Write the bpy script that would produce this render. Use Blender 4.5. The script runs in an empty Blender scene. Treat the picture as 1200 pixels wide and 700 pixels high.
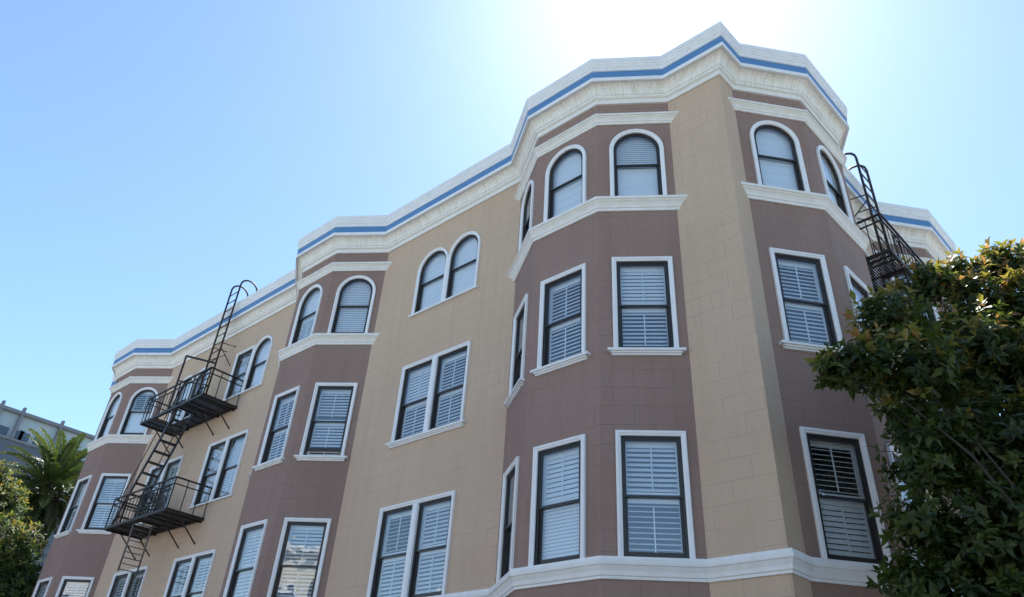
import bpy, math, random
from mathutils import Vector, Matrix
random.seed(7)
SC = bpy.context.scene
COL = SC.collection
R = math.radians
EYE = 1.6

# ------------------------------------------------------------------ helpers
class MB:
    """collects geometry for ONE mesh object"""
    def __init__(s): s.v = []; s.f = []; s.uv = []; s.mi = []; s.sm = []; s.col = []
    def face(s, pts, uv=None, mi=0, smooth=False, col=None):
        n = len(s.v)
        s.v.extend(tuple(p) for p in pts)
        s.f.append(tuple(range(n, n + len(pts))))
        s.uv.extend(uv if uv else [(0, 0)] * len(pts))
        s.mi.append(mi); s.sm.append(smooth)
        s.col.extend([col if col is not None else 0.5] * len(pts))
    def box(s, o, ax, ay, az, mi=0):
        """o = corner, ax/ay/az = edge vectors"""
        o, ax, ay, az = Vector(o), Vector(ax), Vector(ay), Vector(az)
        if ax.cross(ay).dot(az) < 0: ax, ay = ay, ax
        p = [o, o+ax, o+ax+ay, o+ay, o+az, o+az+ax, o+az+ax+ay, o+az+ay]
        for q in ((0,3,2,1),(4,5,6,7),(0,1,5,4),(1,2,6,5),(2,3,7,6),(3,0,4,7)):
            s.face([p[i] for i in q], [(p[i].x+p[i].y, p[i].z) for i in q], mi)
    def abox(s, x0, x1, y0, y1, z0, z1, mi=0):
        s.box((x0,y0,z0), (x1-x0,0,0), (0,y1-y0,0), (0,0,z1-z0), mi)
    def bar(s, a, b, w, h=None, up=(0,0,1), mi=0):
        a, b = Vector(a), Vector(b); h = h or w
        d = (b-a).normalized(); u = Vector(up)
        if abs(d.dot(u)) > .95: u = Vector((1,0,0))
        x = d.cross(u).normalized(); y = x.cross(d).normalized()
        s.box(a - x*w/2 - y*h/2, x*w, y*h, b-a, mi)
    def tube(s, pts, rad, n=6, mi=0, cap=True):
        pts = [Vector(p) for p in pts]
        if not isinstance(rad, (list, tuple)): rad = [rad]*len(pts)
        rings = []; ux = None
        for i, p in enumerate(pts):
            d = (pts[min(i+1, len(pts)-1)] - pts[max(i-1, 0)]).normalized()
            if ux is None:
                u = Vector((0,0,1)) if abs(d.z) < .9 else Vector((1,0,0))
                ux = d.cross(u).normalized()
            else:
                ux = (ux - d*ux.dot(d)).normalized()
            uy = d.cross(ux)
            rings.append([p + (ux*math.cos(2*math.pi*k/n) + uy*math.sin(2*math.pi*k/n))*rad[i] for k in range(n)])
        for i in range(len(rings)-1):
            for k in range(n):
                k2 = (k+1) % n
                s.face([rings[i][k], rings[i][k2], rings[i+1][k2], rings[i+1][k]],
                       [(k/n, i), ((k+1)/n, i), ((k+1)/n, i+1), (k/n, i+1)], mi, True)
        if cap:
            s.face(rings[0][::-1], None, mi); s.face(rings[-1], None, mi)
    def build(s, name, mats, parent=None, weld=True):
        me = bpy.data.meshes.new(name)
        me.from_pydata(s.v, [], s.f)
        if not isinstance(mats, (list, tuple)): mats = [mats]
        for m in mats: me.materials.append(m)
        me.polygons.foreach_set('material_index', s.mi)
        me.polygons.foreach_set('use_smooth', s.sm)
        uvl = me.uv_layers.new(name='UVMap')
        uvl.data.foreach_set('uv', [c for q in s.uv for c in q])
        ca = me.color_attributes.new('tint', 'FLOAT_COLOR', 'CORNER')
        ca.data.foreach_set('color', [c for q in s.col for c in (q, q, q, 1.0)])
        if weld:
            import bmesh
            bm = bmesh.new(); bm.from_mesh(me)
            bmesh.ops.remove_doubles(bm, verts=bm.verts, dist=1e-5)
            bm.to_mesh(me); bm.free()
        me.update()
        o = bpy.data.objects.new(name, me); COL.objects.link(o)
        if parent: o.parent = parent
        return o

def tag(o, label=None, cat=None, group=None, kind=None):
    if label: o['label'] = label
    if cat: o['category'] = cat
    if group: o['group'] = group
    if kind: o['kind'] = kind
    return o
def empty(name, label, cat, loc=(0,0,0), group=None):
    o = bpy.data.objects.new(name, None); COL.objects.link(o); o.location = loc
    o.empty_display_size = .3
    return tag(o, label, cat, group)

# ------------------------------------------------------------------ materials
def new_mat(name):
    m = bpy.data.materials.new(name); m.use_nodes = True
    nt = m.node_tree; b = nt.nodes['Principled BSDF']
    return m, nt, b
def N(nt, typ, **kw):
    n = nt.nodes.new(typ)
    for k, v in kw.items():
        if k.startswith('_'): setattr(n, k[1:], v)
        else: n.inputs[k.replace('__', ' ')].default_value = v
    return n
def ramp(nt, stops):
    r = nt.nodes.new('ShaderNodeValToRGB'); e = r.color_ramp.elements
    while len(e) < len(stops): e.new(.5)
    for i, (p, c) in enumerate(stops):
        e[i].position = p; e[i].color = (*c, 1) if len(c) == 3 else c
    return r
def mixc(nt, a, b, fac, mode='MIX'):
    m = nt.nodes.new('ShaderNodeMix'); m.data_type = 'RGBA'; m.blend_type = mode
    for sock, v in ((m.inputs[6], a), (m.inputs[7], b), (m.inputs[0], fac)):
        if hasattr(v, 'is_linked') or hasattr(v, 'links'): nt.links.new(v, sock)
        elif isinstance(v, (tuple, list)): sock.default_value = (*v, 1) if len(v) == 3 else v
        else: sock.default_value = v
    return m.outputs[2]
def bump(nt, h, strength, dist=.01, normal=None):
    b = nt.nodes.new('ShaderNodeBump'); b.inputs['Strength'].default_value = strength
    b.inputs['Distance'].default_value = dist
    nt.links.new(h, b.inputs['Height'])
    if normal: nt.links.new(normal, b.inputs['Normal'])
    return b.outputs['Normal']

def stucco(name, base, dark, light):
    m, nt, b = new_mat(name); L = nt.links.new
    uv = N(nt, 'ShaderNodeUVMap')
    geo = N(nt, 'ShaderNodeNewGeometry')
    # wobble so the scored joints are not ruler straight
    wob = N(nt, 'ShaderNodeTexNoise', Scale=2.3, Detail=2.0)
    L(geo.outputs['Position'], wob.inputs['Vector'])
    va = nt.nodes.new('ShaderNodeVectorMath'); va.operation = 'SCALE'; va.inputs['Scale'].default_value = .012
    L(wob.outputs['Color'], va.inputs[0])
    vb = nt.nodes.new('ShaderNodeVectorMath'); vb.operation = 'ADD'
    L(uv.outputs['UV'], vb.inputs[0]); L(va.outputs[0], vb.inputs[1])
    br = N(nt, 'ShaderNodeTexBrick', Scale=1.0)
    br.inputs['Brick Width'].default_value = .62; br.inputs['Row Height'].default_value = .31
    br.inputs['Mortar Size'].default_value = .005; br.inputs['Mortar Smooth'].default_value = .4
    br.inputs['Color1'].default_value = (1,1,1,1); br.inputs['Color2'].default_value = (.93,.93,.93,1)
    br.inputs['Mortar'].default_value = (.0,.0,.0,1); br.inputs['Bias'].default_value = -.3
    L(vb.outputs[0], br.inputs['Vector'])
    big = N(nt, 'ShaderNodeTexNoise', Scale=.45, Detail=5.0, Roughness=.6)
    L(geo.outputs['Position'], big.inputs['Vector'])
    # vertical rain streaks
    mp = N(nt, 'ShaderNodeMapping'); mp.inputs['Scale'].default_value = (3.2, 3.2, .22)
    L(geo.outputs['Position'], mp.inputs['Vector'])
    st = N(nt, 'ShaderNodeTexNoise', Scale=1.6, Detail=4.0, Roughness=.65); L(mp.outputs[0], st.inputs['Vector'])
    fine = N(nt, 'ShaderNodeTexNoise', Scale=38.0, Detail=4.0); L(geo.outputs['Position'], fine.inputs['Vector'])
    r1 = ramp(nt, [(.3, dark), (.5, base), (.72, light)]); L(big.outputs['Fac'], r1.inputs[0])
    r2 = ramp(nt, [(.30, (.82,.81,.80)), (.55, (1,1,1))]); L(st.outputs['Fac'], r2.inputs[0])
    c = mixc(nt, r1.outputs[0], r2.outputs[0], .36, 'MULTIPLY')
    r3 = ramp(nt, [(.35, (.90,.90,.90)), (.65, (1.05,1.05,1.05))]); L(fine.outputs['Fac'], r3.inputs[0])
    c = mixc(nt, c, r3.outputs[0], .6, 'MULTIPLY')
    # joints fade in and out with the paint layers
    jm = N(nt, 'ShaderNodeTexNoise', Scale=.9, Detail=2.0); L(geo.outputs['Position'], jm.inputs['Vector'])
    jr = ramp(nt, [(.38, (.05,)*3), (.68, (.36,)*3)]); L(jm.outputs['Fac'], jr.inputs[0])
    c = mixc(nt, c, br.outputs['Color'], jr.outputs[0], 'MULTIPLY')
    L(c, b.inputs['Base Color']); b.inputs['Roughness'].default_value = .86
    b.inputs['Specular IOR Level'].default_value = .25
    n1 = bump(nt, br.outputs['Color'], .25, .005)
    n2 = bump(nt, fine.outputs['Fac'], .25, .006, n1)
    L(n2, b.inputs['Normal'])
    return m

def paint(name, col, rough=.5, dirt=.12, scale=6.0, dirtcol=None, spec=.4, streak=False):
    m, nt, b = new_mat(name); L = nt.links.new
    geo = N(nt, 'ShaderNodeNewGeometry')
    n = N(nt, 'ShaderNodeTexNoise', Scale=scale, Detail=6.0, Roughness=.65)
    if streak:
        mp = N(nt, 'ShaderNodeMapping'); mp.inputs['Scale'].default_value = (4, 4, .6)
        L(geo.outputs['Position'], mp.inputs['Vector']); L(mp.outputs[0], n.inputs['Vector'])
    else: L(geo.outputs['Position'], n.inputs['Vector'])
    dc = dirtcol or tuple(c*.55 for c in col)
    r = ramp(nt, [(.38, (1,)*3), (.68, (0,)*3)]); L(n.outputs['Fac'], r.inputs[0])
    f = nt.nodes.new('ShaderNodeMath'); f.operation = 'MULTIPLY'; f.inputs[1].default_value = dirt
    L(r.outputs[0], f.inputs[0])
    c = mixc(nt, col, dc, f.outputs[0])
    L(c, b.inputs['Base Color']); b.inputs['Roughness'].default_value = rough
    b.inputs['Specular IOR Level'].default_value = spec
    f2 = N(nt, 'ShaderNodeTexNoise', Scale=30.0, Detail=3.0); L(geo.outputs['Position'], f2.inputs['Vector'])
    L(bump(nt, f2.outputs['Fac'], .15, .004), b.inputs['Normal'])
    return m

def cove_mat():
    m, nt, b = new_mat('aged_cream_plaster'); L = nt.links.new
    uv = N(nt, 'ShaderNodeUVMap'); geo = N(nt, 'ShaderNodeNewGeometry')
    n1 = N(nt, 'ShaderNodeTexNoise', Scale=5.0, Detail=8.0, Roughness=.75); L(geo.outputs['Position'], n1.inputs['Vector'])
    mp = N(nt, 'ShaderNodeMapping'); mp.inputs['Scale'].default_value = (26, 2.2, 1); L(uv.outputs['UV'], mp.inputs['Vector'])
    n2 = N(nt, 'ShaderNodeTexNoise', Scale=1.0, Detail=3.0, Roughness=.6); L(mp.outputs[0], n2.inputs['Vector'])
    r1 = ramp(nt, [(.30, (.62,.59,.53)), (.42, (.80,.79,.76)), (.6, (.83,.83,.82))]); L(n1.outputs['Fac'], r1.inputs[0])
    r2 = ramp(nt, [(.34, (.80,.77,.71)), (.50, (1,1,1))]); L(n2.outputs['Fac'], r2.inputs[0])
    c = mixc(nt, r1.outputs[0], r2.outputs[0], .7, 'MULTIPLY')
    L(c, b.inputs['Base Color']); b.inputs['Roughness'].default_value = .85
    nb = bump(nt, n2.outputs['Fac'], .9, .03)
    L(bump(nt, n1.outputs['Fac'], .5, .012, nb), b.inputs['Normal'])
    return m

def glass_mat(name='window_glass', tint=(.91,.965,1.0), boost=1.0):
    m = bpy.data.materials.new(name); m.use_nodes = True; nt = m.node_tree; L = nt.links.new
    nt.nodes.clear()
    out = nt.nodes.new('ShaderNodeOutputMaterial')
    tr = nt.nodes.new('ShaderNodeBsdfTransparent'); tr.inputs[0].default_value = (*tint, 1)
    gl = nt.nodes.new('ShaderNodeBsdfGlossy'); gl.inputs['Roughness'].default_value = .01
    geo = nt.nodes.new('ShaderNodeNewGeometry')
    no = N(nt, 'ShaderNodeTexNoise', Scale=2.6, Detail=1.5); L(geo.outputs['Position'], no.inputs['Vector'])
    nrm = bump(nt, no.outputs['Fac'], .22, .02)
    L(nrm, gl.inputs['Normal'])
    # Schlick reflectance, the same from both sides of the pane
    dt = nt.nodes.new('ShaderNodeVectorMath'); dt.operation = 'DOT_PRODUCT'
    L(nrm, dt.inputs[0]); L(geo.outputs['Incoming'], dt.inputs[1])
    def math_(op, a, b=None):
        q = nt.nodes.new('ShaderNodeMath'); q.operation = op
        if hasattr(a, 'links'): L(a, q.inputs[0])
        else: q.inputs[0].default_value = a
        if b is not None:
            if hasattr(b, 'links'): L(b, q.inputs[1])
            else: q.inputs[1].default_value = b
        return q.outputs[0]
    k = math_('POWER', math_('SUBTRACT', 1.0, math_('MINIMUM', math_('ABSOLUTE', dt.outputs['Value']), 1.0)), 5.0)
    fac = math_('ADD', math_('MULTIPLY', k, .78), .22)
    mx = nt.nodes.new('ShaderNodeMixShader')
    L(fac, mx.inputs[0]); L(tr.outputs[0], mx.inputs[1]); L(gl.outputs[0], mx.inputs[2])
    L(mx.outputs[0], out.inputs[0])
    return m

def leaf_mat(name, stops, trans=.35, rough=.42):
    m = bpy.data.materials.new(name); m.use_nodes = True; nt = m.node_tree; L = nt.links.new
    b = nt.nodes['Principled BSDF']; out = nt.nodes['Material Output']
    at = nt.nodes.new('ShaderNodeAttribute'); at.attribute_name = 'tint'
    r = ramp(nt, stops); L(at.outputs['Fac'], r.inputs[0])
    L(r.outputs[0], b.inputs['Base Color']); b.inputs['Roughness'].default_value = rough
    t = nt.nodes.new('ShaderNodeBsdfTranslucent')
    g = mixc(nt, r.outputs[0], (1.0, .95, .35), .35, 'MULTIPLY')
    hs = nt.nodes.new('ShaderNodeHueSaturation'); hs.inputs['Value'].default_value = 2.0; L(g, hs.inputs['Color'])
    L(hs.outputs[0], t.inputs[0])
    mx = nt.nodes.new('ShaderNodeMixShader'); mx.inputs[0].default_value = trans
    L(b.outputs[0], mx.inputs[1]); L(t.outputs[0], mx.inputs[2]); L(mx.outputs[0], out.inputs[0])
    return m

M = {}
M['tan'] = stucco('tan_stucco', (.555,.423,.322), (.525,.395,.297), (.583,.447,.343))
M['brown'] = stucco('mauve_brown_stucco', (.288,.201,.175), (.266,.183,.159), (.310,.218,.191))
M['white'] = paint('white_trim_paint', (.81,.83,.86), .45, .22, 5.0, (.50,.47,.42))
M['casing'] = paint('white_casing_paint', (.82,.84,.88), .4, .08, 7.0)
M['cream'] = paint('cream_moulding_paint', (.80,.80,.79), .6, .28, 7.0, (.55,.51,.45))
M['cove'] = cove_mat()
M['blue'] = paint('blue_band_paint', (.085,.225,.46), .55, .25, 5.0, (.12,.25,.44))
M['sash'] = paint('black_sash_paint', (.034,.033,.035), .35, .3, 8.0, (.03,.03,.03))
M['glass'] = glass_mat()
M['shutter'] = paint('white_shutter_paint', (.82,.85,.89), .5, .03, 4.0)
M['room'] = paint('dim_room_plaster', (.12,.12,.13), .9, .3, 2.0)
M['roof'] = paint('roof_gravel', (.22,.21,.20), .95, .4, 9.0)
M['iron'] = paint('black_painted_iron', (.014,.013,.013), .45, .5, 12.0, (.035,.022,.016))
M['galv'] = paint('grey_galvanised_iron', (.14,.14,.15), .45, .4, 12.0, (.07,.06,.055))

# ------------------------------------------------------------------ plan of the corner building (metres; corner = origin)
TH = R(85.24)
dA = Vector((-1,0)); nA = Vector((0,-1))
dB = Vector((math.cos(TH), math.sin(TH))); nB = Vector((dB.y, -dB.x))
PL = {'C': Vector((0,0))}
for k, s in (('1', 1.105), ('2', 9.470), ('3', 20.837)):
    for i, (ds, d) in enumerate(((0,0),(1.148,.799),(2.641,.799),(3.789,0))):
        PL['A%d_%s' % (i+1, k)] = dA*(s+ds) + nA*d
for k, s in (('1', .473), ('2', 6.775)):
    for i, (ds, d) in enumerate(((0,0),(1.112,.805),(2.718,.805),(3.83,0))):
        PL['B%d_%s' % (i+1, k)] = dB*(s+ds) + nB*d
PL['EA'] = dA*25.5
PL['EB'] = dB*11.6
ORDER = ['EA'] + ['A%d_%s' % (i,k) for k in '321' for i in (4,3,2,1)] + ['C'] + ['B%d_%s' % (i,k) for k in '12' for i in (1,2,3,4)] + ['EB']

ZBELT0, ZBELT1 = 3.975, 4.255
Z1T, Z2B, Z2T = 6.092, 7.466, 9.292
ZS0, ZS1 = 10.334, 10.60
ZAT = 12.40
ZL0, ZL1 = 12.553, 12.765
ZC = 13.13
ZTOP = 14.14

def line_x(p, d, q, e):
    den = d.x*e.y - d.y*e.x
    t = ((q.x-p.x)*e.y - (q.y-p.y)*e.x)/den
    return p + d*t
def offset_poly(P, off, wall0=None, wall1=None):
    """parallel curve of an open polyline on its right-hand (outer) side"""
    out = []; n = len(P)
    dirs = [(P[i+1]-P[i]).normalized() for i in range(n-1)]
    nor = [Vector((d.y, -d.x)) for d in dirs]
    for i in range(n):
        if i == 0:
            out.append(line_x(P[0]+nor[0]*off, dirs[0], P[0], wall0) if wall0 else P[0]+nor[0]*off)
        elif i == n-1:
            out.append(line_x(P[i]+nor[-1]*off, dirs[-1], P[i], wall1) if wall1 else P[i]+nor[-1]*off)
        else:
            m = (nor[i-1]+nor[i]).normalized()
            out.append(P[i] + m*off/m.dot(nor[i]))
    return out
def course(mb, P, prof, wall0=None, wall1=None, caps=True, mi=0):
    rings = [[Vector((q.x, q.y, z)) for q in offset_poly(P, o, wall0, wall1)] for o, z in prof]
    lens = [0]
    for i in range(len(P)-1): lens.append(lens[-1] + (P[i+1]-P[i]).length)
    v = [0]
    for j in range(len(prof)-1): v.append(v[-1] + math.hypot(prof[j+1][0]-prof[j][0], prof[j+1][1]-prof[j][1]))
    for j in range(len(prof)-1):
        for i in range(len(P)-1):
            mb.face([rings[j][i], rings[j][i+1], rings[j+1][i+1], rings[j+1][i]],
                    [(lens[i], v[j]), (lens[i+1], v[j]), (lens[i+1], v[j+1]), (lens[i], v[j+1])], mi)
    if caps:
        mb.face([r[0] for r in rings][::-1], None, mi); mb.face([r[-1] for r in rings], None, mi)

BLD = empty('apartment_building', 'four storey tan stucco corner building with brown bay windows, white cornice and blue stripe', 'building')

# ------------------------------------------------------------------ windows
class Frame2:
    """local frame on a wall: u along, z up, n outward"""
    def __init__(s, P, Q):
        s.o = P.copy(); d = (Q-P).normalized(); s.d = Vector((d.x, d.y, 0)); s.n = Vector((d.y, -d.x, 0)); s.L = (Q-P).length
    def __call__(s, u, z, n=0.0):
        return Vector((s.o.x, s.o.y, 0)) + s.d*u + s.n*n + Vector((0,0,z))

def outline(u0, u1, z0, z1, arch, nseg=14):
    """open path: up the left side, over, down the right side"""
    if not arch: return [(u0,z0),(u0,z1),(u1,z1),(u1,z0)]
    r = (u1-u0)/2; cu = (u0+u1)/2; rz = r*1.02; zc = z1-rz
    p = [(u0,z0)]
    for k in range(nseg+1):
        a = math.pi - math.pi*k/nseg
        p.append((cu + r*math.cos(a), zc + rz*math.sin(a)))
    p.append((u1,z0)); return p
def off2(path, t, closed=False):
    """offset the path outward (left of travel = outside for up-over-down)"""
    n = len(path); out = []
    P = [Vector(p) for p in path]
    seg = [(P[(i+1) % n]-P[i]).normalized() for i in range(n)]
    for i in range(n):
        if closed: a, b = seg[i-1], seg[i]
        else:
            a = seg[i-1] if i > 0 else seg[0]
            b = seg[i] if i < n-1 else seg[n-2]
        na, nb = Vector((-a.y, a.x)), Vector((-b.y, b.x))
        m = (na+nb).normalized(); out.append(P[i] + m*t/max(.3, m.dot(na)))
    return out
def sweep(mb, fr, path, prof, closed=False, mi=0):
    rings = [[fr(q.x, q.y, n) for q in off2(path, t, closed)] for t, n in prof]
    m = len(path); last = m if closed else m-1
    for j in range(len(prof)-1):
        for i in range(last):
            k = (i+1) % m
            mb.face([rings[j][i], rings[j][k], rings[j+1][k], rings[j+1][i]][::-1], None, mi)
    if not closed:
        mb.face([r[0] for r in rings], None, mi); mb.face([r[-1] for r in rings][::-1], None, mi)
def ring(mb, fr, path, w, n0, n1):
    sweep(mb, fr, path, [(0,n0),(0,n1),(-w,n1),(-w,n0),(0,n0)], True)

CAS = .078
def slat_rows(mb, fr, u0, u1, z0, z1, n, pitch, width, tilt, th=.009):
    k = int((z1-z0)/pitch)
    if k < 1: return
    pit = (z1-z0)/k
    c, s = math.cos(tilt), math.sin(tilt)
    for i in range(k):
        z = z0 + pit*(i+.5)
        a = fr(u0, z, n)
        w = fr.n*c*width - Vector((0,0,1))*s*width      # outer edge dips
        t = (fr.n*s + Vector((0,0,1))*c)*th
        mb.box(a - w/2 - t/2, fr.d*(u1-u0), w, t)

def make_unit(fr, u0, u1, z0, z1, arch, parent, style, gap=0.0):
    """sashes, panes and shutters in one opening (u0..u1, z0..z1 = clear opening)"""
    FW = .037 if not arch else .032
    path = outline(u0, u1, z0, z1, arch)
    f = MB(); ring(f, fr, path, FW, -.09 if not arch else -.056, -.012); fo = f.build('frame', M['sash'], parent)
    a0, a1, b0, b1 = u0+FW, u1-FW, z0+FW, z1-FW
    zm = b0 + (b1-b0)*(.50 if not arch else .515)
    up = outline(a0, a1, zm-.025, b1, arch)
    s1 = MB(); ring(s1, fr, up, .028, -.050, -.022); s1.build('sash', M['sash'], parent)
    lz0 = b0 + gap
    lo = [(a0+.001,lz0),(a0+.001,zm+.025+gap*.6),(a1-.001,zm+.025+gap*.6),(a1-.001,lz0)]
    s2 = MB(); ring(s2, fr, lo, .037, -.082, -.055)
    s2.box(fr(a0+.003, lz0+.03, -.08), fr.d*(a1-a0-.006), fr.n*.023, Vector((0,0,.045)))
    s2.build('sash', M['sash'], parent)
    p1 = MB(); p1.face([fr(q.x, q.y, -.036) for q in off2(up, -.02, True)][::-1]); p1.build('pane', M['glass'], parent)
    p2 = MB(); p2.face([fr(q.x, q.y, -.069) for q in off2(lo, -.02, True)][::-1]); p2.build('pane', M['glass'], parent)
    # window covering
    ns = -.128
    su, sl = style
    def panel(kind, zb, zt, top):
        mb = MB(); x0, x1 = a0-.02, a1+.02
        if kind == 'blind':            # slatted blind let down and shut
            slat_rows(mb, fr, x0, x1, zb, zt, ns, .052, .054, R(72), .004); nm = 'blind'
        elif kind == 'shade':          # plain white pull-down shade
            zz = zb
            while zz < zt - .01:
                z2 = min(zz+.19, zt); mb.box(fr(x0, zz+.002, ns), fr.d*(x1-x0), fr.n*.006, Vector((0,0,z2-zz-.004))); zz = z2
            mb.box(fr(x0, zb, ns-.004), fr.d*(x1-x0), fr.n*.003, Vector((0,0,zt-zb)))
            nm = 'blind'
        else:
            st = .062; rt = .15 if top else .075
            for q in (x0, x1-st): mb.box(fr(q, zb, ns-.014), fr.d*st, fr.n*.028, Vector((0,0,zt-zb)))
            mb.box(fr(x0+st, zt-rt, ns-.013), fr.d*(x1-x0-2*st), fr.n*.026, Vector((0,0,rt)))
            mb.box(fr(x0+st, zb, ns-.013), fr.d*(x1-x0-2*st), fr.n*.026, Vector((0,0,.07)))
            tilt = {'open': R(24), 'half': R(48), 'tight': R(68), 'flip': R(-28)}[kind]
            slat_rows(mb, fr, x0+st+.002, x1-st-.002, zb+.072, zt-rt-.002, ns, .072, .071, tilt)
            cu = (x0+x1)/2
            mb.box(fr(cu-.008, zb+.10, ns+.030), fr.d*.016, fr.n*.012, Vector((0,0,zt-zb-.24)))
            nm = 'shutter'
        mb.build(nm, M['shutter'], parent)
    panel(su, zm+.005, z1+.02, True)
    panel(sl, z0-.02, zm-.005, False)

CASPROF = [(0,-.095),(0,.026),(.012,.034),(.030,.036),(.036,.048),(.066,.050),(CAS,.038),(CAS,-.004)]
def make_window(fr, u0, u1, z0, z1, arch=False, sill=True, styles=(('half','half'),), thin=False, arches=None, gap=0.0, mull=.15):
    """u0..z1 = outer size of the white casing; more than one style = a coupled window. Returns the clear openings."""
    n = len(styles)
    w = MB(); opens = []
    cw = CAS
    if n == 1:
        a, b = u0+cw, u1-cw; zt = z1-cw
        sweep(w, fr, outline(a, b, z0, zt, arch), CASPROF)
        opens.append((a, b, z0, zt, arch))
    else:
        arches = arches or (arch,)*n
        ow = (u1-u0-2*cw-mull)/2
        for k in range(2):
            a = u0+cw + k*(ow+mull); b = a+ow
            zt = z1-cw if arches[k] or not any(arches) else z1-cw-.13
            opens.append((a, b, z0, zt, arches[k]))
        if not any(arches):
            zt = z1-cw
            sweep(w, fr, [(u0+cw,z0),(u0+cw,zt),(u1-cw,zt),(u1-cw,z0)], CASPROF)
            w.box(fr(opens[0][1], z0, -.12), fr.d*mull, fr.n*.155, Vector((0,0,zt-z0)))
            w.box(fr(opens[0][1]+.028, z0, .035), fr.d*(mull-.056), fr.n*.012, Vector((0,0,zt-z0-.001)))
        else:
            c2 = mull/2-.002
            for k, (a, b, zb, zt, ar) in enumerate(opens):
                prof = [(t*(c2/CAS), nn + (.002 if k else 0)) for t, nn in CASPROF]
                sweep(w, fr, outline(a, b, zb, zt, ar), prof)
    wo = w.build('window', M['casing'], BLD)
    for (a, b, zb, zt, ar), st in zip(opens, styles):
        make_unit(fr, a, b, zb, zt, ar, wo, st, gap)
    if sill:
        s = MB(); e = .095 if not thin else .05; up = .042 if not thin else .045
        s.box(fr(u0-e, z0-up, -.095), fr.d*(u1-u0+2*e), fr.n*(.095+.098 if not thin else .095+.065), Vector((0,0,up)))
        if not thin:
            s.box(fr(u0-e*.45, z0-up-.030, -.01), fr.d*(u1-u0+.9*e), fr.n*.080, Vector((0,0,.0299)))
            s.box(fr(u0-e*.30, z0-up-.062, -.01), fr.d*(u1-u0+.6*e), fr.n*.055, Vector((0,0,.0319)))
        s.build('sill', M['white'], wo)
    return opens

def wall_panel(mb, fr, zlo, zhi, holes, ustart=0.0, rev=.10):
    """wall face from u=0..L with openings and their reveals; u axis of UV continues from ustart"""
    def quad(p): mb.face([fr(u, z) for u, z in p], [(u+ustart, z) for u, z in p])
    cols = sorted(set((h[0], h[1]) for h in holes)); u = 0.0
    for c0, c1 in cols:
        quad([(u,zlo),(c0,zlo),(c0,zhi),(u,zhi)])
        hs = sorted((h for h in holes if h[0] == c0), key=lambda h: h[2]); z = zlo
        for (a, b, z0, z1, ar) in hs:
            quad([(a,z),(b,z),(b,z0),(a,z0)])
            pth = outline(a, b, z0, z1, ar)
            if ar:
                for i in range(1, len(pth)-2):
                    (ua, za), (ub, zb) = pth[i], pth[i+1]
                    quad([(ua,za),(ub,zb),(ub,z1),(ua,z1)] if abs(za-z1) > 1e-4 and abs(zb-z1) > 1e-4
                         else ([(ua,za),(ub,zb),(ua,z1)] if abs(zb-z1) <= 1e-4 else [(ua,za),(ub,zb),(ub,z1)]))
            cl = pth + [pth[0]]
            for i in range(len(cl)-1):
                (ua, za), (ub, zb) = cl[i], cl[i+1]
                mb.face([fr(ua,za), fr(ub,zb), fr(ub,zb,-rev), fr(ua,za,-rev)], [(ua,za)]*4)
            z = z1
        quad([(c0,z),(c1,z),(c1,zhi),(c0,zhi)]); u = c1
    quad([(u,zlo),(fr.L,zlo),(fr.L,zhi),(u,zhi)])

rng = random.Random(11)
SHUT = ['half','half','tight','open','half','tight']
def pick(row):
    if row == 3: return rng.choice([('blind','shade'),('shade','shade'),('tight','tight'),('blind','blind'),('shade','blind')])
    return (rng.choice(SHUT), rng.choice(SHUT))
def holes_for(fr, u0, u1, rows, over={}):
    hs = []
    for row in rows:
        st = over.get(row) or pick(row); gap = 0.0
        if len(st) == 3: gap = st[2]; st = st[:2]
        if row == 1: hs += make_window(fr, u0, u1, ZBELT1-.01, Z1T, sill=False, styles=(st,), gap=gap)
        if row == 2: hs += make_window(fr, u0, u1, Z2B, Z2T, styles=(st,), gap=gap)
        if row == 3: hs += make_window(fr, u0, u1, ZS1+.035, ZAT, arch=True, sill=False, styles=(st,), gap=gap)
    return hs

OVER = {('A','1',2): {1: ('half','open'), 2: ('tight','half'), 3: ('blind','shade')},   # angled face nearest the corner
        ('A','1',1): {1: ('tight','blind'), 2: ('half','half'), 3: ('shade','shade')},
        ('A','1',0): {1: ('half','half'), 2: ('half','half'), 3: ('shade','shade')},
        ('A','2',2): {1: ('half','half'), 2: ('half','half',.13), 3: ('blind','blind')},
        ('A','2',1): {1: ('tight','tight'), 2: ('half','half'), 3: ('shade','tight')},
        ('A','3',2): {1: ('half','half'), 2: ('half','half'), 3: ('open','shade')},
        ('A','3',1): {1: ('half','half'), 2: ('shade','half'), 3: ('shade','shade')},
        ('B','1',0): {1: ('open','tight'), 2: ('half','half'), 3: ('shade','shade')},
        ('B','1',1): {1: ('half','half'), 2: ('shade','half'), 3: ('shade','shade')}}
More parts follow.
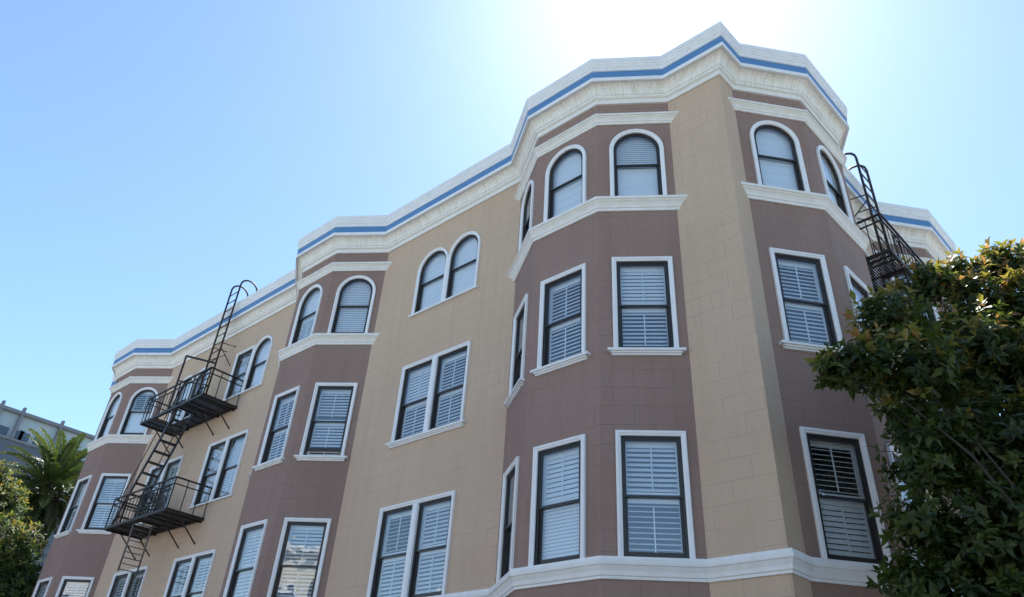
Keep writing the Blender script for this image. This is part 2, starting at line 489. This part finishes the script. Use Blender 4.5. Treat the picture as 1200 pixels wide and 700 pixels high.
# bays
for side, ks in (('A','123'), ('B','12')):
    for k in ks:
        names = ['A4','A3','A2','A1'] if side == 'A' else ['B1','B2','B3','B4']
        Q = [PL[nm+'_'+k] for nm in names]
        bay = MB(); us = 0.0
        for i in range(3):
            fr = Frame2(Q[i], Q[i+1])
            if side == 'A': u0, u1 = ((.27,1.17) if k == '1' else (.10,1.00),(.239,1.232),(.221,1.247))[i]
            else: u0, u1 = ((.200,1.165),(.30,1.30),(.21,1.17))[i]
            hs = holes_for(fr, u0, u1, (1,2,3), OVER.get((side,k,i), {}))
            wall_panel(bay, fr, 0.0, ZTOP-.1, hs, us); us += fr.L
        bay.build('bay', M['brown'], BLD)
        w0 = (dA if side == 'A' else dB)
        mb = MB(); course(mb, Q, [(.004,ZS0),(.030,ZS0+.002),(.034,ZS0+.055),(.050,ZS0+.066),(.058,ZS0+.11),(.080,ZS0+.155),(.108,ZS0+.185),(.112,ZS0+.205),(.13,ZS0+.21),(.13,ZS1),(.0,ZS1+.045)], w0, w0)
        mb.build('sill_course', M['cream'], BLD)
        mb = MB(); course(mb, Q, [(.004,ZL0),(.030,ZL0+.002),(.034,ZL0+.05),(.050,ZL0+.06),(.058,ZL0+.095),(.078,ZL0+.125),(.102,ZL0+.15),(.106,ZL0+.163),(.125,ZL0+.168),(.125,ZL1),(.0,ZL1+.004)], w0, w0)
        mb.build('lintel_course', M['cream'], BLD)

# flat wall between the bays
def pair_holes(fr, u0, u1, over, rect_first=False, thin=True):
    hs = []
    hs += make_window(fr, u0, u1, ZBELT1-.01, Z1T, sill=False, styles=over[1])
    hs += make_window(fr, u0, u1, Z2B, Z2T, styles=over[2], thin=thin)
    hs += make_window(fr, u0, u1, ZS1+.06, ZAT, styles=over[3], thin=True, arches=(not rect_first, True), mull=.15)
    return hs
def flat(P, Q, pairs, us=0.0):
    fr = Frame2(P, Q); hs = []
    for u0, u1, ov, rf, thin in pairs: hs += pair_holes(fr, u0, u1, ov, rf, thin)
    # columns of the three storeys differ a little: cut each storey by itself
    mb = MB()
    for zlo, zhi in ((0.0, ZBELT1-.02),(ZBELT1-.02, 6.8),(6.8, 10.0),(10.0, ZTOP-.1)):
        wall_panel(mb, fr, zlo, zhi, [h for h in hs if zlo < h[2] < zhi], us)
    mb.build('wall', M['tan'], BLD)
flat(PL['EA'], PL['A4_3'], [])
sA = lambda s, P: (-P.x) - s         # facade distance -> u measured from the left end of a flat
P = PL['A1_3']
flat(P, PL['A4_2'], [(sA(19.80,P), sA(17.79,P), {1:(('half','half'),('open','half')), 2:(('tight','half'),('half','half')), 3:(('shade','shade'),('blind','blind'))}, False, True),
                     (sA(16.312,P), sA(14.295,P), {1:(('open','half'),('half','half')), 2:(('blind','blind'),('blind','tight')), 3:(('blind','blind'),('shade','shade'))}, True, True)], 3.0)
P = PL['A1_2']
flat(P, PL['A4_1'], [(sA(8.104,P), sA(6.017,P), {1:(('open','half'),('half','half')), 2:(('tight','half'),('half','half')), 3:(('shade','shade'),('shade','shade'))}, False, False)], 9.0)
flat(PL['A1_1'], PL['C'], [], 14.1)
flat(PL['C'], PL['B1_1'], [], 15.2)
flat(PL['B4_1'], PL['B1_2'], [(.45, 2.05, {1:(('half','half'),('half','half')), 2:(('half','half'),('half','half')), 3:(('shade','shade'),('shade','shade'))}, False, True)], 19.0)
flat(PL['B4_2'], PL['EB'], [], 26.0)
# the two plain back walls
BK0, BK1 = PL['EA'] + Vector((0, 11.5)), PL['EB']
flat(BK0, PL['EA'], [], 0); flat(BK1, BK0, [], 0)

FULL = [PL[o] for o in ORDER]
mb = MB(); course(mb, FULL, [(-.004,ZBELT0),(.028,ZBELT0),(.032,ZBELT0+.035),(.048,ZBELT0+.045),(.058,ZBELT0+.10),(.082,ZBELT0+.15),(.088,ZBELT0+.165),(.105,ZBELT0+.17),(.112,ZBELT0+.20),(.112,ZBELT0+.235),(.090,ZBELT0+.245),(.086,ZBELT1),(-.10,ZBELT1+.004)])
mb.build('belt_course', M['white'], BLD)
mb = MB(); course(mb, FULL, [(-.004,ZC),(.045,ZC),(.050,ZC+.10),(.060,ZC+.108),(.085,ZC+.118)], caps=False); mb.build('cornice_fillet', M['cream'], BLD)
mb = MB(); course(mb, FULL, [(.085,ZC+.118),(.100,ZC+.14),(.098,ZC+.178),(.118,ZC+.19),(.124,ZC+.24),(.142,ZC+.30),(.178,ZC+.355),(.228,ZC+.392),(.268,ZC+.405)], caps=False); mb.build('cornice_cove', M['cove'], BLD)
mb = MB(); course(mb, FULL, [(.268,ZC+.405),(.268,ZC+.388),(.306,ZC+.386),(.312,ZC+.392),(.312,ZC+.478),(.300,ZC+.484)], caps=False); mb.build('cornice_lip', M['white'], BLD)
mb = MB(); course(mb, FULL, [(.300,ZC+.484),(.300,ZC+.668)], caps=False); mb.build('painted_stripe', M['blue'], BLD)
mb = MB(); course(mb, FULL, [(.300,ZC+.668),(.318,ZC+.672),(.320,ZC+.765),(.332,ZC+.775),(.338,ZC+.83),(.350,ZC+.845),(.350,ZC+.905),(.362,ZC+.915),(.362,ZTOP),(-.30,ZTOP+.01),(-.30,ZTOP-.3)], caps=False); mb.build('parapet', M['white'], BLD)
mb = MB(); mb.face([Vector((p.x,p.y,ZTOP-.28)) for p in (offset_poly(FULL, -.2) + [BK0])]); mb.build('roof', M['roof'], BLD)
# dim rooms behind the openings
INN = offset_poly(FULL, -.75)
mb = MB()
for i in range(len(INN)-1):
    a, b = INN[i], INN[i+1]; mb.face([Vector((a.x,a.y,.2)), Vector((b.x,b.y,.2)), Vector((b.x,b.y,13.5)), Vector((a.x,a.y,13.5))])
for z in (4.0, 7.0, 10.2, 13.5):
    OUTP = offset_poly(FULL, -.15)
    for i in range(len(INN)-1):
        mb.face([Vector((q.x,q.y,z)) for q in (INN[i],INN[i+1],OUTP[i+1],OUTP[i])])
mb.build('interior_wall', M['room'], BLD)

# ------------------------------------------------------------------ fire escapes
def fire_escape(root, P0, d, n, plats, rail_h, ladder, stair, drop, post, struts):
    """P0 = facade origin; d along the wall, n outward. plats = list of (s0, s1, depth, z, hole or None)"""
    d3, n3 = Vector((d.x,d.y,0)), Vector((n.x,n.y,0))
    W = lambda s, o, z: Vector((P0.x,P0.y,0)) + d3*s + n3*o + Vector((0,0,z))
    for (s0, s1, dep, z, hole) in plats:
        f = MB()
        for o in (.06, dep): f.bar(W(s0,o,z), W(s1,o,z), .045, .07)
        for s in (s0, s1): f.bar(W(s,.02,z), W(s,dep,z), .045, .07)
        k = int((dep-.1)/.047)
        for i in range(k+1):
            o = .09 + i*(dep-.14)/k
            spans = [(s0,s1)]
            if hole and hole[2]-.02 < o < hole[3]+.02: spans = [(s0,hole[0]),(hole[1],s1)]
            for a, b in spans: f.bar(W(a+.02,o,z+.012), W(b-.02,o,z+.012), .026, .022)
        s = s0+.35
        while s < s1-.2:
            if hole and hole[0]-.05 < s < hole[1]+.05: f.bar(W(s,.06,z-.01), W(s,hole[2],z-.01), .03, .03)
            else: f.bar(W(s,.06,z-.01), W(s,dep-.02,z-.01), .03, .03)
            s += .42
        if hole:
            for o in (hole[2], hole[3]): f.bar(W(hole[0],o,z), W(hole[1],o,z), .035, .05)
            for q in (hole[0], hole[1]): f.bar(W(q,hole[2],z), W(q,hole[3],z), .035, .05)
        f.build('platform', M['iron'], root)
        r = MB()
        loop = [W(s0,.0,z+rail_h), W(s0,dep,z+rail_h), W(s1,dep,z+rail_h), W(s1,.0,z+rail_h)]
        for i in range(3):
            r.bar(loop[i], loop[i+1], .042, .036)
            r.bar(loop[i]-Vector((0,0,.17)), loop[i+1]-Vector((0,0,.17)), .032, .022)
        for s in (s0, s1):
            for j in range(4):
                o = dep*j/3.0 if j else .05
                r.bar(W(s,o,z), W(s,o,z+rail_h), .02)
        m = int((s1-s0)/.21)
        for i in range(m+1):
            s = s0 + (s1-s0)*i/m
            r.bar(W(s,dep,z), W(s,dep,z+rail_h-(0 if i % 4 == 0 else .17)), .03 if i % 4 == 0 else .015)
        for s in (s0, s1):    # curled rail ends at the wall
            r.tube([W(s,.02,z+rail_h), W(s,.0,z+rail_h-.06), W(s,.02,z+rail_h-.16), W(s,.05,z+rail_h-.12)], .014, 5)
        r.build('railing', M['iron'], root)
        for s in struts(s0, s1):
            b = MB(); b.bar(W(s,dep*.62,z-.03), W(s,.0,z-.62), .028); b.bar(W(s,-.02,z-.05), W(s,dep,z-.05), .03, .04); b.build('bracket', M['iron'], root)
    def ladder_mesh(pts_a, pts_b, rung, rad, z0, z1, step, mat, name):
        l = MB(); l.tube(pts_a, rad, 6); l.tube(pts_b, rad, 6)
        z = z0
        while z < z1: l.tube([rung(z,0), rung(z,1)], rad*.55, 5); z += step
        l.build(name, mat, root)
    if ladder:
        (sa, sb, o, zb, zt, reach) = ladder
        def neck(s):
            p = [W(s,o,zb), W(s,o,zt-.25)]
            for i in range(1, 8):
                a = math.pi*i/8
                p.append(W(s, o-.30+.30*math.cos(a), zt-.25+.28*math.sin(a)))
            p += [W(s,o-.60,zt-.30), W(s,-.32,ZTOP-.05)]
            return p
        ladder_mesh(neck(sa), neck(sb), lambda z, k: W(sa if k == 0 else sb, o, z),   .031, zb+.25, zt-.3, .31, M['iron'], 'roof_ladder')
        b = MB()
        for s in (sa, sb): b.tube([W(s,o,zb+2.35), W(s,.0,zb+2.42)], .014, 5)
        b.tube([W(sa,o,zb+2.2), W(sa+.02,.0,zb+1.75)], .014, 5); b.tube([W(sb,o,zb+1.9), W(sb,.0,zb+2.3)], .012, 5)
        b.build('ladder_brace', M['iron'], root)
    if stair:
        (st, zt, sb_, zb_, o0, o1) = stair
        m = MB()
        for o in (o0, o1):
            m.bar(W(st,o,zt), W(sb_,o,zb_), .035, .10)
            m.tube([W(st-.1,o,zt+.05), W(st-.1,o,zt+.9), W(st+.15,o,zt+.85), W(sb_-.1,o,zb_+1.0), W(sb_-.1,o,zb_)], .014, 5)
        k = int((zt-zb_)/.27)
        for i in range(1, k):
            t = i/k; s = st+(sb_-st)*t; z = zt+(zb_-zt)*t
            m.box(W(s-.085,o0,z), d3*.17, n3*(o1-o0), Vector((0,0,.022)))
        m.build('stair', M['iron'], root)
    if drop:
        (s, o0, o1, z0, z1) = drop
        ladder_mesh([W(s,o0,z0), W(s,o0,z1)], [W(s,o1,z0), W(s,o1,z1)], lambda z, k: W(s, o0 if k == 0 else o1, z), .024, z0+.05, z1, .15, M['galv'], 'drop_ladder')
        c = MB()       # coiled counterweight chain hanging in a heap on the rail
        pts = []
        for i in range(70):
            a = i*.55; pts.append(W(s-.15+.22*math.cos(a)+i*.004, (o0+o1)/2+.28*math.sin(a*1.3), z1-.55+.25*math.sin(a*.7)))
        c.tube(pts, .02, 4); c.build('chain', M['galv'], root)
    if post:
        (sp, op, zp0, zp1, se, oe, ze) = post
        m = MB(); m.bar(W(sp,op,zp0), W(sp,op,zp1), .045, .045); m.bar(W(sp,op,zp1), W(se,oe,ze), .045, .05)
        m.bar(W(sp,op,zp0+1.0), W(se,oe,zp0+.9), .03, .03)
        m.build('hoop', M['iron'], root)
FE = empty('fire_escape', 'black iron fire escape with two platforms on the left part of the tan wall', 'fire escape', (0,0,0), 'fire escapes on the corner building')
fire_escape(FE, Vector((0,0)), dA, nA,
    [(15.36, 19.02, 1.08, 10.2, (16.85,18.35,.46,1.03)), (15.40, 18.92, 1.06, 6.99, (17.15,17.75,.36,.98))],
    .84, (16.58, 17.12, .47, 10.2, 15.0, 0), (16.95, 10.2, 18.75, 7.02, .50, .99), (17.42, .42, .92, 5.72, 8.1),
    (17.37, 1.08, 10.2, 12.05, 16.66, .47, 11.86), lambda a, b: (a+.12, a+.95, b-.95, b-.12))
FE2 = empty('fire_escape', 'black iron fire escape with hooked roof ladder, half hidden by the dark tree', 'fire escape', (0,0,0), 'fire escapes on the corner building')
fire_escape(FE2, Vector((0,0)), dB, nB,
    [(4.36, 6.70, .95, 11.0, (5.2,6.3,.45,.90)), (4.36, 6.70, .95, 7.6, None)],
    .95, (5.30, 5.86, .55, 11.0, 14.75, 0), (5.25, 11.0, 6.4, 7.65, .45, .88), None, None, lambda a, b: (a+.12, b-.12))

# ------------------------------------------------------------------ ground
def gmat(name, col, col2, sc, rough=.9):
    m, nt, b = new_mat(name); L = nt.links.new
    geo = N(nt, 'ShaderNodeNewGeometry')
    n = N(nt, 'ShaderNodeTexNoise', Scale=sc, Detail=8.0, Roughness=.7); L(geo.outputs['Position'], n.inputs['Vector'])
    r = ramp(nt, [(.3, col), (.7, col2)]); L(n.outputs['Fac'], r.inputs[0]); L(r.outputs[0], b.inputs['Base Color'])
    b.inputs['Roughness'].default_value = rough
    return m
M['earth'] = gmat('dry_ground', (.16,.14,.10), (.22,.19,.14), .3)
M['asphalt'] = gmat('asphalt', (.045,.045,.046), (.075,.073,.07), 3.0)
M['concrete'] = gmat('pavement_concrete', (.38,.37,.35), (.47,.46,.44), 2.0)
M['line'] = paint('road_paint', (.78,.78,.74), .7, .4, 4.0)
mb = MB(); mb.face([(-600,-600,-.16),(600,-600,-.16),(600,600,-.16),(-600,600,-.16)]); tag(mb.build('ground', M['earth']), kind='structure')
mb = MB(); mb.face([(-120,-17.5,-.13),(60,-17.5,-.13),(60,-4.2,-.13),(-120,-4.2,-.13)]); mb.face([(5.2,-4.2,-.13),(16,-4.2,-.13),(19,60,-.13),(8.4,60,-.13)])
tag(mb.build('road', M['asphalt']), kind='structure')
mb = MB()
mb.box((-120,-4.2,-.3), (124.6,0,0), (0,16,0), (0,0,.29)); mb.box((-3,11.8,-.3), (9,0,0), (0,48,0), (0,0,.29)) ; mb.box((-120,-22,-.3), (180,0,0), (0,4.5,0), (0,0,.29)); mb.box((17,-4.2,-.3),(4,0,0),(0,60,0),(0,0,.29))
tag(mb.build('pavement', M['concrete']), kind='structure')
mb = MB()
for i in range(-40, 16): mb.face([(i*3.0,-10.9,-.125),(i*3.0+1.6,-10.9,-.125),(i*3.0+1.6,-10.78,-.125),(i*3.0,-10.78,-.125)])
tag(mb.build('road_marking', M['line']), kind='structure')

# ------------------------------------------------------------------ houses across the streets (seen only as reflections and bounce light)
def house(label, x0, x1, y0, y1, h, col, face, group):
    root = empty('house', label, 'house', ((x0+x1)/2, (y0+y1)/2, 0), group)
    inv = Vector(root.location)
    mw = paint('house_paint', col, .8, .12, 1.5)
    w = MB(); 
    def B(mb, a, b, c, d, e, f, mi=0): mb.abox(a-inv.x, b-inv.x, c-inv.y, d-inv.y, e, f, mi)
    B(w, x0, x1, y0, y1, 0, h); w.build('wall', mw, root)
    c = MB(); B(c, x0-.25, x1+.25, y0-.25, y1+.25, h, h+.35); c.build('roof', M['white'], root)
    nw = 3 if (face == 'y') else 3
    for fl in range(int(h//3)):
        for i in range(nw):
            z0 = 1.2 + fl*3.0
            if face == 'y':
                cx = x0 + (x1-x0)*(i+.5)/nw
                f = MB(); B(f, cx-.62, cx+.62, y1, y1+.10, z0, z0+1.9); fo = f.build('window', M['casing'], root)
                g = MB(); B(g, cx-.5, cx+.5, y1+.09, y1+.115, z0+.12, z0+1.78); g.build('pane', M['sash'], fo)
            else:
                cy = y0 + (y1-y0)*(i+.5)/nw
                f = MB(); B(f, x0-.10, x0, cy-.62, cy+.62, z0, z0+1.9); fo = f.build('window', M['casing'], root)
                g = MB(); B(g, x0-.115, x0-.09, cy-.5, cy+.5, z0+.12, z0+1.78); g.build('pane', M['sash'], fo)
    return root
HG = 'houses across the street mirrored in the windows'
for lab, x0, x1, h, c in (('cream three storey house across the street, beside the pale blue one', -12.2, -4.2, 10.6, (.72,.66,.52)),
                          ('pale blue house across the street with flat white roof', -20.6, -12.6, 9.4, (.50,.60,.68)),
                          ('white house across the street with square windows', -29.2, -21, 10.8, (.74,.73,.70)),
                          ('ochre house across the street between two paler ones', -3.8, 4.4, 9.6, (.66,.52,.33)),
                          ('pale green house across the street at the corner', 4.8, 12.6, 10.4, (.52,.60,.48)),
                          ('pinkish house across the street at the far left end', -38, -29.6, 9.8, (.66,.50,.44))):
    house(lab, x0, x1, -34, -22.5, h, c, 'y', HG)
house('beige house across the side street nearest the corner', 21.5, 31, 0, 9, 9.6, (.68,.60,.47), 'x', HG)
house('grey house across the side street farther uphill', 21.5, 31, 9.5, 19, 10.2, (.55,.55,.55), 'x', HG)

# ------------------------------------------------------------------ modern building far left
MG = paint('blue_grey_cladding', (.085,.11,.15), .6, .15, .8)
ML = paint('light_grey_metal', (.16,.18,.205), .45, .15, .8)
MP = paint('pale_glazing_panel', (.33,.42,.48), .25, .12, .5)
MC = paint('pale_window_frame', (.42,.46,.50), .4, .1, 1.0)
MW = paint('dark_blue_glazing', (.06,.10,.15), .2, .1, .5)
OB = empty('office_building', 'modern grey building with glazed top storey and flat roof behind the palm', 'building', (-49,10,0))
def ob(name, mat, x0, x1, y0, y1, z0, z1, parent=OB):
    m = MB(); m.abox(x0+49 if parent is OB else x0+49, x1+49, y0-10, y1-10, z0, z1); return m.build(name, mat, parent)
ob('wall', MG, -62, -49.0, -14, 20, 0, 17.95)
ob('fascia', ML, -62.4, -48.8, -14.4, 20.4, 19.5, 19.70)
gb = ob('glazing_band', MP, -62, -49.15, -14, 20, 17.95, 19.5)
for y in (-12.5, -9.8, -7.1, -4.4, -1.2, 1.35, 2.60, 5.0, 7.8, 10.6, 13.4, 16.2, 19.0):
    f = MB(); f.abox(-49.15+49, -48.85+49, y-10-.08, y-10+.08, 17.9, 20.0); f.build('fin', ML, OB)
    for q in (.30, 1.15):
        w = MB(); w.abox(-49.2+49, -49.10+49, y+q-10, y+q+.72-10, 17.97, 18.62); wo_ = w.build('window', MC, OB)
        w = MB(); w.abox(-49.2+49, -49.08+49, y+q+.06-10, y+q+.66-10, 18.03, 18.56); w.build('pane', MW, wo_)
rl = MB(); rl.abox(-49.2+49, -48.9+49, -24, 10, 17.82, 17.95); rl.build('ledge', ML, OB)
cb = ob('roof_cabin', MG, -58, -51, 12.5, 18, 19.70, 20.5)

# ------------------------------------------------------------------ vegetation
def leaf(mb, base, d, up, L, w, col, droop=.15, fold=.25):
    d = d.normalized(); s = d.cross(up)
    if s.length < 1e-3: s = d.cross(Vector((1,0,0)))
    s.normalize(); u = s.cross(d).normalized()
    b = base; mid = base + d*L*.52; tip = base + d*L - u*droop*L
    l = base + d*L*.5 + s*w - u*0 + u*fold*w; r = base + d*L*.5 - s*w + u*fold*w
    l2 = base + d*L*.2 + s*w*.55 + u*fold*w*.5; r2 = base + d*L*.2 - s*w*.55 + u*fold*w*.5
    n = len(mb.v)
    mb.v.extend(tuple(p) for p in (b, l2, l, tip, r, r2, mid))
    for f in ((0,1,6),(1,2,6),(2,3,6),(3,4,6),(4,5,6),(5,0,6)):
        mb.f.append(tuple(n+i for i in f)); mb.uv.extend([(0,0)]*3); mb.mi.append(0); mb.sm.append(False); mb.col.extend([col]*3)

def rand_dir(r):
    while True:
        v = Vector((r.uniform(-1,1), r.uniform(-1,1), r.uniform(-1,1)))
        if .05 < v.length < 1: return v.normalized()

M['bark'] = gmat('bark', (.020,.017,.013), (.05,.041,.031), 14.0)
def limb_path(a, b, r, sag=.12, n=5):
    a, b = Vector(a), Vector(b); L = (b-a).length
    off = rand_dir(r)*L*sag
    return [a.lerp(b, i/n) + off*math.sin(math.pi*i/n) + (rand_dir(r)*L*.02 if 0 < i < n else Vector()) for i in range(n+1)]

def leafy_tree(name, label, base, lobes, n_clusters, leaf_len, per, mat, seed, trunk_r, cat='tree', group=None, wide=.34, newleaf=.2, bias=.55, fork=.45, extra=()):
    r = random.Random(seed)
    root = empty(name, label, cat, base, group); B = Vector(base)
    tr = MB()
    cen = sum((Vector(l[0])*l[1] for l in lobes), Vector())/sum(l[1] for l in lobes)
    zt = B.z + (cen.z-B.z)*fork
    top = Vector((B.x*.6+cen.x*.4, B.y*.6+cen.y*.4, zt))
    pts = limb_path(B-B, top-B, r, .04, 6)
    tr.tube(pts, [trunk_r*(1.25-.5*i/6) for i in range(7)], 9)
    crown = MB(); vol = [l[1]**2.2 for l in lobes]; tot = sum(vol)
    for (c, rad), vv in zip(lobes, vol):
        c = Vector(c)-B
        tr.tube(limb_path(pts[-1] if c.z > pts[-1].z else pts[4], c, r, .10, 5), [trunk_r*.42, trunk_r*.34, trunk_r*.26, trunk_r*.19, trunk_r*.13, trunk_r*.08], 6)
        k = int(n_clusters*vv/tot)
        for i in range(k):
            d = rand_dir(r); q = r.random()**bias
            p = c + Vector((d.x*rad, d.y*rad, d.z*rad*.92))*(q*r.uniform(.85,1.12))
            outd = (d*.8 + Vector((0,0,.55)) + rand_dir(r)*.5).normalized()
            if r.random() < .35: tr.tube([c.lerp(p, .45)+rand_dir(r)*rad*.08, p], [trunk_r*.06, trunk_r*.03], 4, cap=False)
            high = (p.z+B.z-cen.z)/1.6          # young growth sits at the top of the crown
            fresh = r.random() < newleaf*(1.6 if (q > .75 and d.z > -.1) else .3)*max(.05, min(2.6, .45+1.4*high))
            tone = r.uniform(0, .5)
            t1 = outd.orthogonal().normalized(); t2 = outd.cross(t1)
            m = r.randint(int(per*.7), int(per*1.3)); a0 = r.uniform(0, 6.28)
            for j in range(m):
                a = a0 + j*2.399 + r.uniform(-.45,.45); lev = j/m
                el = R(-25 + 85*lev + r.uniform(-28,28))
                dd = (t1*math.cos(a) + t2*math.sin(a))*math.cos(el) + outd*math.sin(el)
                L = leaf_len*r.uniform(.55,1.2)*(1-.35*lev if not fresh else .9)
                bp = p + outd*(lev-.5)*leaf_len*.7
                col = (r.uniform(.72,1.0) if (fresh and lev > .3) else tone + r.uniform(-.06,.12))
                leaf(crown, bp, dd, outd, L, L*wide*.5, max(0,min(1,col)), r.uniform(.05,.3), r.uniform(.1,.5))
    tr.build('trunk', M['bark'], root)
    crown.build('crown', mat, root, weld=False)
    return root

# camera ray helper is only used to lay the scene out; everything below has its own world position
CAM = Vector((3.570,-9.252,EYE))
FWD = Vector((-.56481283,.61285862,.55262173)); RGT = Vector((.75950792,.64793368,.05770328)); UPV = Vector((.32269828,-.45231213,.83143223))
F_PX = 862.163
def at(x, y, dist):
    v = FWD*F_PX + RGT*(x-600) + UPV*(350-y)
    return CAM + v*(dist/math.hypot(v.x, v.y)), F_PX*math.hypot(v.x, v.y)/v.length/dist
def lobe(x, y, rpx, dist):
    v = FWD*F_PX + RGT*(x-600) + UPV*(350-y)
    k = dist/math.hypot(v.x, v.y)
    return (CAM + v*k, rpx*k)

M['magnolia'] = leaf_mat('glossy_dark_leaves', [(0,(.022,.038,.010)),(.3,(.042,.066,.014)),(.55,(.078,.102,.018)),(.72,(.13,.15,.026)),(.90,(.19,.16,.032)),(1,(.30,.15,.06))], .42, .45)
LB = [lobe(*a) for a in ((1000,432,38,8.8),(978,428,26,8.6),(1045,378,44,9.4),(1082,335,34,10.6),(1125,330,36,11.4),(1172,312,30,11.6),(1205,318,40,11.6),(1160,360,50,11.0),(1225,370,64,11.2),(1065,440,64,9.0),(1140,425,72,10.0),(1215,450,80,10.4),
      (1085,530,56,9.0),(1160,530,80,9.6),(1235,560,80,9.9),(1080,612,46,9.0),(1150,630,75,9.2),(1220,660,80,9.4),(1080,690,50,9.0),(1160,730,80,9.1),(1240,760,80,9.4),(1300,480,90,10.2),(1310,620,90,9.9))]
base = (3.2,-.2,-.01)
leafy_tree('magnolia_tree', 'large dark evergreen tree with reddish young leaves at right in front of the building', base, LB, 4000, .170, 11, M['magnolia'], 5, .09, newleaf=.26, fork=.5, wide=.46)

M['photinia'] = leaf_mat('yellow_green_leaves', [(0,(.020,.040,.010)),(.3,(.045,.078,.013)),(.55,(.095,.135,.018)),(.80,(.18,.20,.028)),(.95,(.22,.16,.03)),(1,(.28,.15,.06))], .28, .6)
g = 'street trees at the far left'
LB = [lobe(*a) for a in ((17,664,41,30),(-10,640,44,30),(30,690,36,29.5),(26,634,26,30.5),(-30,690,55,30),(20,730,45,30),(-20,750,60,30))]
leafy_tree('street_tree', 'low rounded street tree with red tipped leaves at the bottom left corner', (LB[0][0].x-.6, LB[0][0].y-.3, -.01), LB, 2600, .17, 10, M['photinia'], 9, .16, group=g, newleaf=.16, fork=.6, wide=.42)
LB = [lobe(*a) for a in ((3,578,26,33),(-18,590,36,33),(8,602,22,33),(-25,560,26,33.3),(-35,620,40,33),(-2,556,17,33))]
leafy_tree('street_tree', 'taller yellowish tree behind the low rounded one at left', (LB[0][0].x-1.2, LB[0][0].y+.2, -.01), LB, 1700, .18, 10, M['photinia'], 19, .17, group=g, newleaf=.32, fork=.6, wide=.42)

# palm
M['frond'] = leaf_mat('palm_fronds', [(0,(.040,.036,.018)),(.25,(.016,.027,.008)),(.6,(.028,.050,.011)),(1,(.075,.100,.018))], .26, .45)
def palm():
    r = random.Random(3)
    c, _ = at(58, 576, 41)
    root = empty('palm_tree', 'tall date palm with arching green fronds between the grey building and the brown bay', 'palm tree', (c.x, c.y, -.05))
    top = Vector((0,0,c.z+.05))
    t = MB(); t.tube([Vector((0,0,0)), Vector((.05,0,c.z*.4)), Vector((.02,.03,c.z*.8)), top], [.38,.33,.33,.42], 12)
    for i in range(160):
        a = i*2.399; z = top.z-2.2+2.2*i/160; rr = .36
        p = Vector((rr*math.cos(a), rr*math.sin(a), z)); o = Vector((math.cos(a), math.sin(a), .9)).normalized()
        t.bar(p, p+o*.22, .12, .05)
    t.build('trunk', M['bark'], root)
    cr = MB()
    nF = 74
    for i in range(nF):
        az = i*2.399963; q = (i+.5)/nF
        el = R(86 - 158*q + r.uniform(-7,7))
        L = r.uniform(2.5,3.1)*(1.0 if q < .75 else .8)
        hd = Vector((math.cos(az), math.sin(az), 0))
        pts = []; p = top + hd*.25 + Vector((0,0,.25-.5*q)); e = el; ns = 16
        for k in range(ns+1):
            pts.append(p.copy()); p = p + (hd*math.cos(e) + Vector((0,0,math.sin(e))))*(L/ns)
            e -= R(66)/ns*(.35+1.3*k/ns)*(1.0 if e > R(-80) else 0)
        cr.tube(pts, [.035*(1-.85*k/ns) for k in range(ns+1)], 4, cap=False)
        colr = r.uniform(.45,1.0) if q < .72 else r.uniform(.0,.45)
        for k in range(2, ns):
            for sub in (0, .33, .67):
                pp = pts[k].lerp(pts[k+1], sub); tang = (pts[k+1]-pts[k]).normalized()
                side = tang.cross(Vector((0,0,1)))
                if side.length < .1: side = Vector((-hd.y, hd.x, 0))
                side.normalize(); upn = side.cross(tang)
                ll = .36*math.sin(math.pi*min(.97, .16+.84*(k+sub)/ns))**.7 + .06
                for sg in (-1,1):
                    dd = (side*sg*.80 + tang*.5 + upn*r.uniform(.25,.7)).normalized()
                    leaf(cr, pp, dd, upn, ll*r.uniform(.85,1.1), .040, min(1,max(0,colr+r.uniform(-.1,.1))), r.uniform(.05,.3), .3)
    cr.build('crown', M['frond'], root, weld=False)
palm()

# ------------------------------------------------------------------ camera
cam = bpy.data.cameras.new('camera'); co = bpy.data.objects.new('camera', cam); COL.objects.link(co)
cam.sensor_width = 36; cam.lens = F_PX/1200*36; cam.clip_end = 3000; cam.clip_start = .05
m = Matrix.Identity(4)
for i, v in enumerate((RGT, UPV, -FWD)):
    for j in range(3): m[j][i] = v[j]
m.translation = CAM
co.matrix_world = m
SC.camera = co

# ------------------------------------------------------------------ light
SUN = Vector((-.2290,.4830,.8452)).normalized()
EL = math.asin(SUN.z); AZ = math.atan2(SUN.x, SUN.y)
W = bpy.data.worlds.new('World'); SC.world = W; W.use_nodes = True
nt = W.node_tree; bg = nt.nodes['Background']
sky = nt.nodes.new('ShaderNodeTexSky'); sky.sky_type = 'NISHITA'; sky.sun_disc = False
sky.sun_elevation = EL; sky.sun_rotation = AZ; sky.altitude = 20
sky.air_density = 1.0; sky.dust_density = .36; sky.ozone_density = 1.0
nt.links.new(mixc(nt, sky.outputs[0], (.85,.965,1.0), 1.0, 'MULTIPLY'), bg.inputs[0]); bg.inputs[1].default_value = .105
sl = bpy.data.lights.new('sun', 'SUN'); sl.energy = 4.5; sl.angle = R(.53); sl.color = (1.0,.96,.90)
so = bpy.data.objects.new('sun', sl); COL.objects.link(so); so.location = (0,0,40)
so.rotation_euler = SUN.to_track_quat('Z', 'Y').to_euler()
SC.view_settings.view_transform = 'Standard'; SC.view_settings.look = 'None'; SC.view_settings.gamma = 1
SC.view_settings.exposure = 1.3
SC.cycles.max_bounces = 8; SC.cycles.transparent_max_bounces = 16; SC.cycles.diffuse_bounces = 4
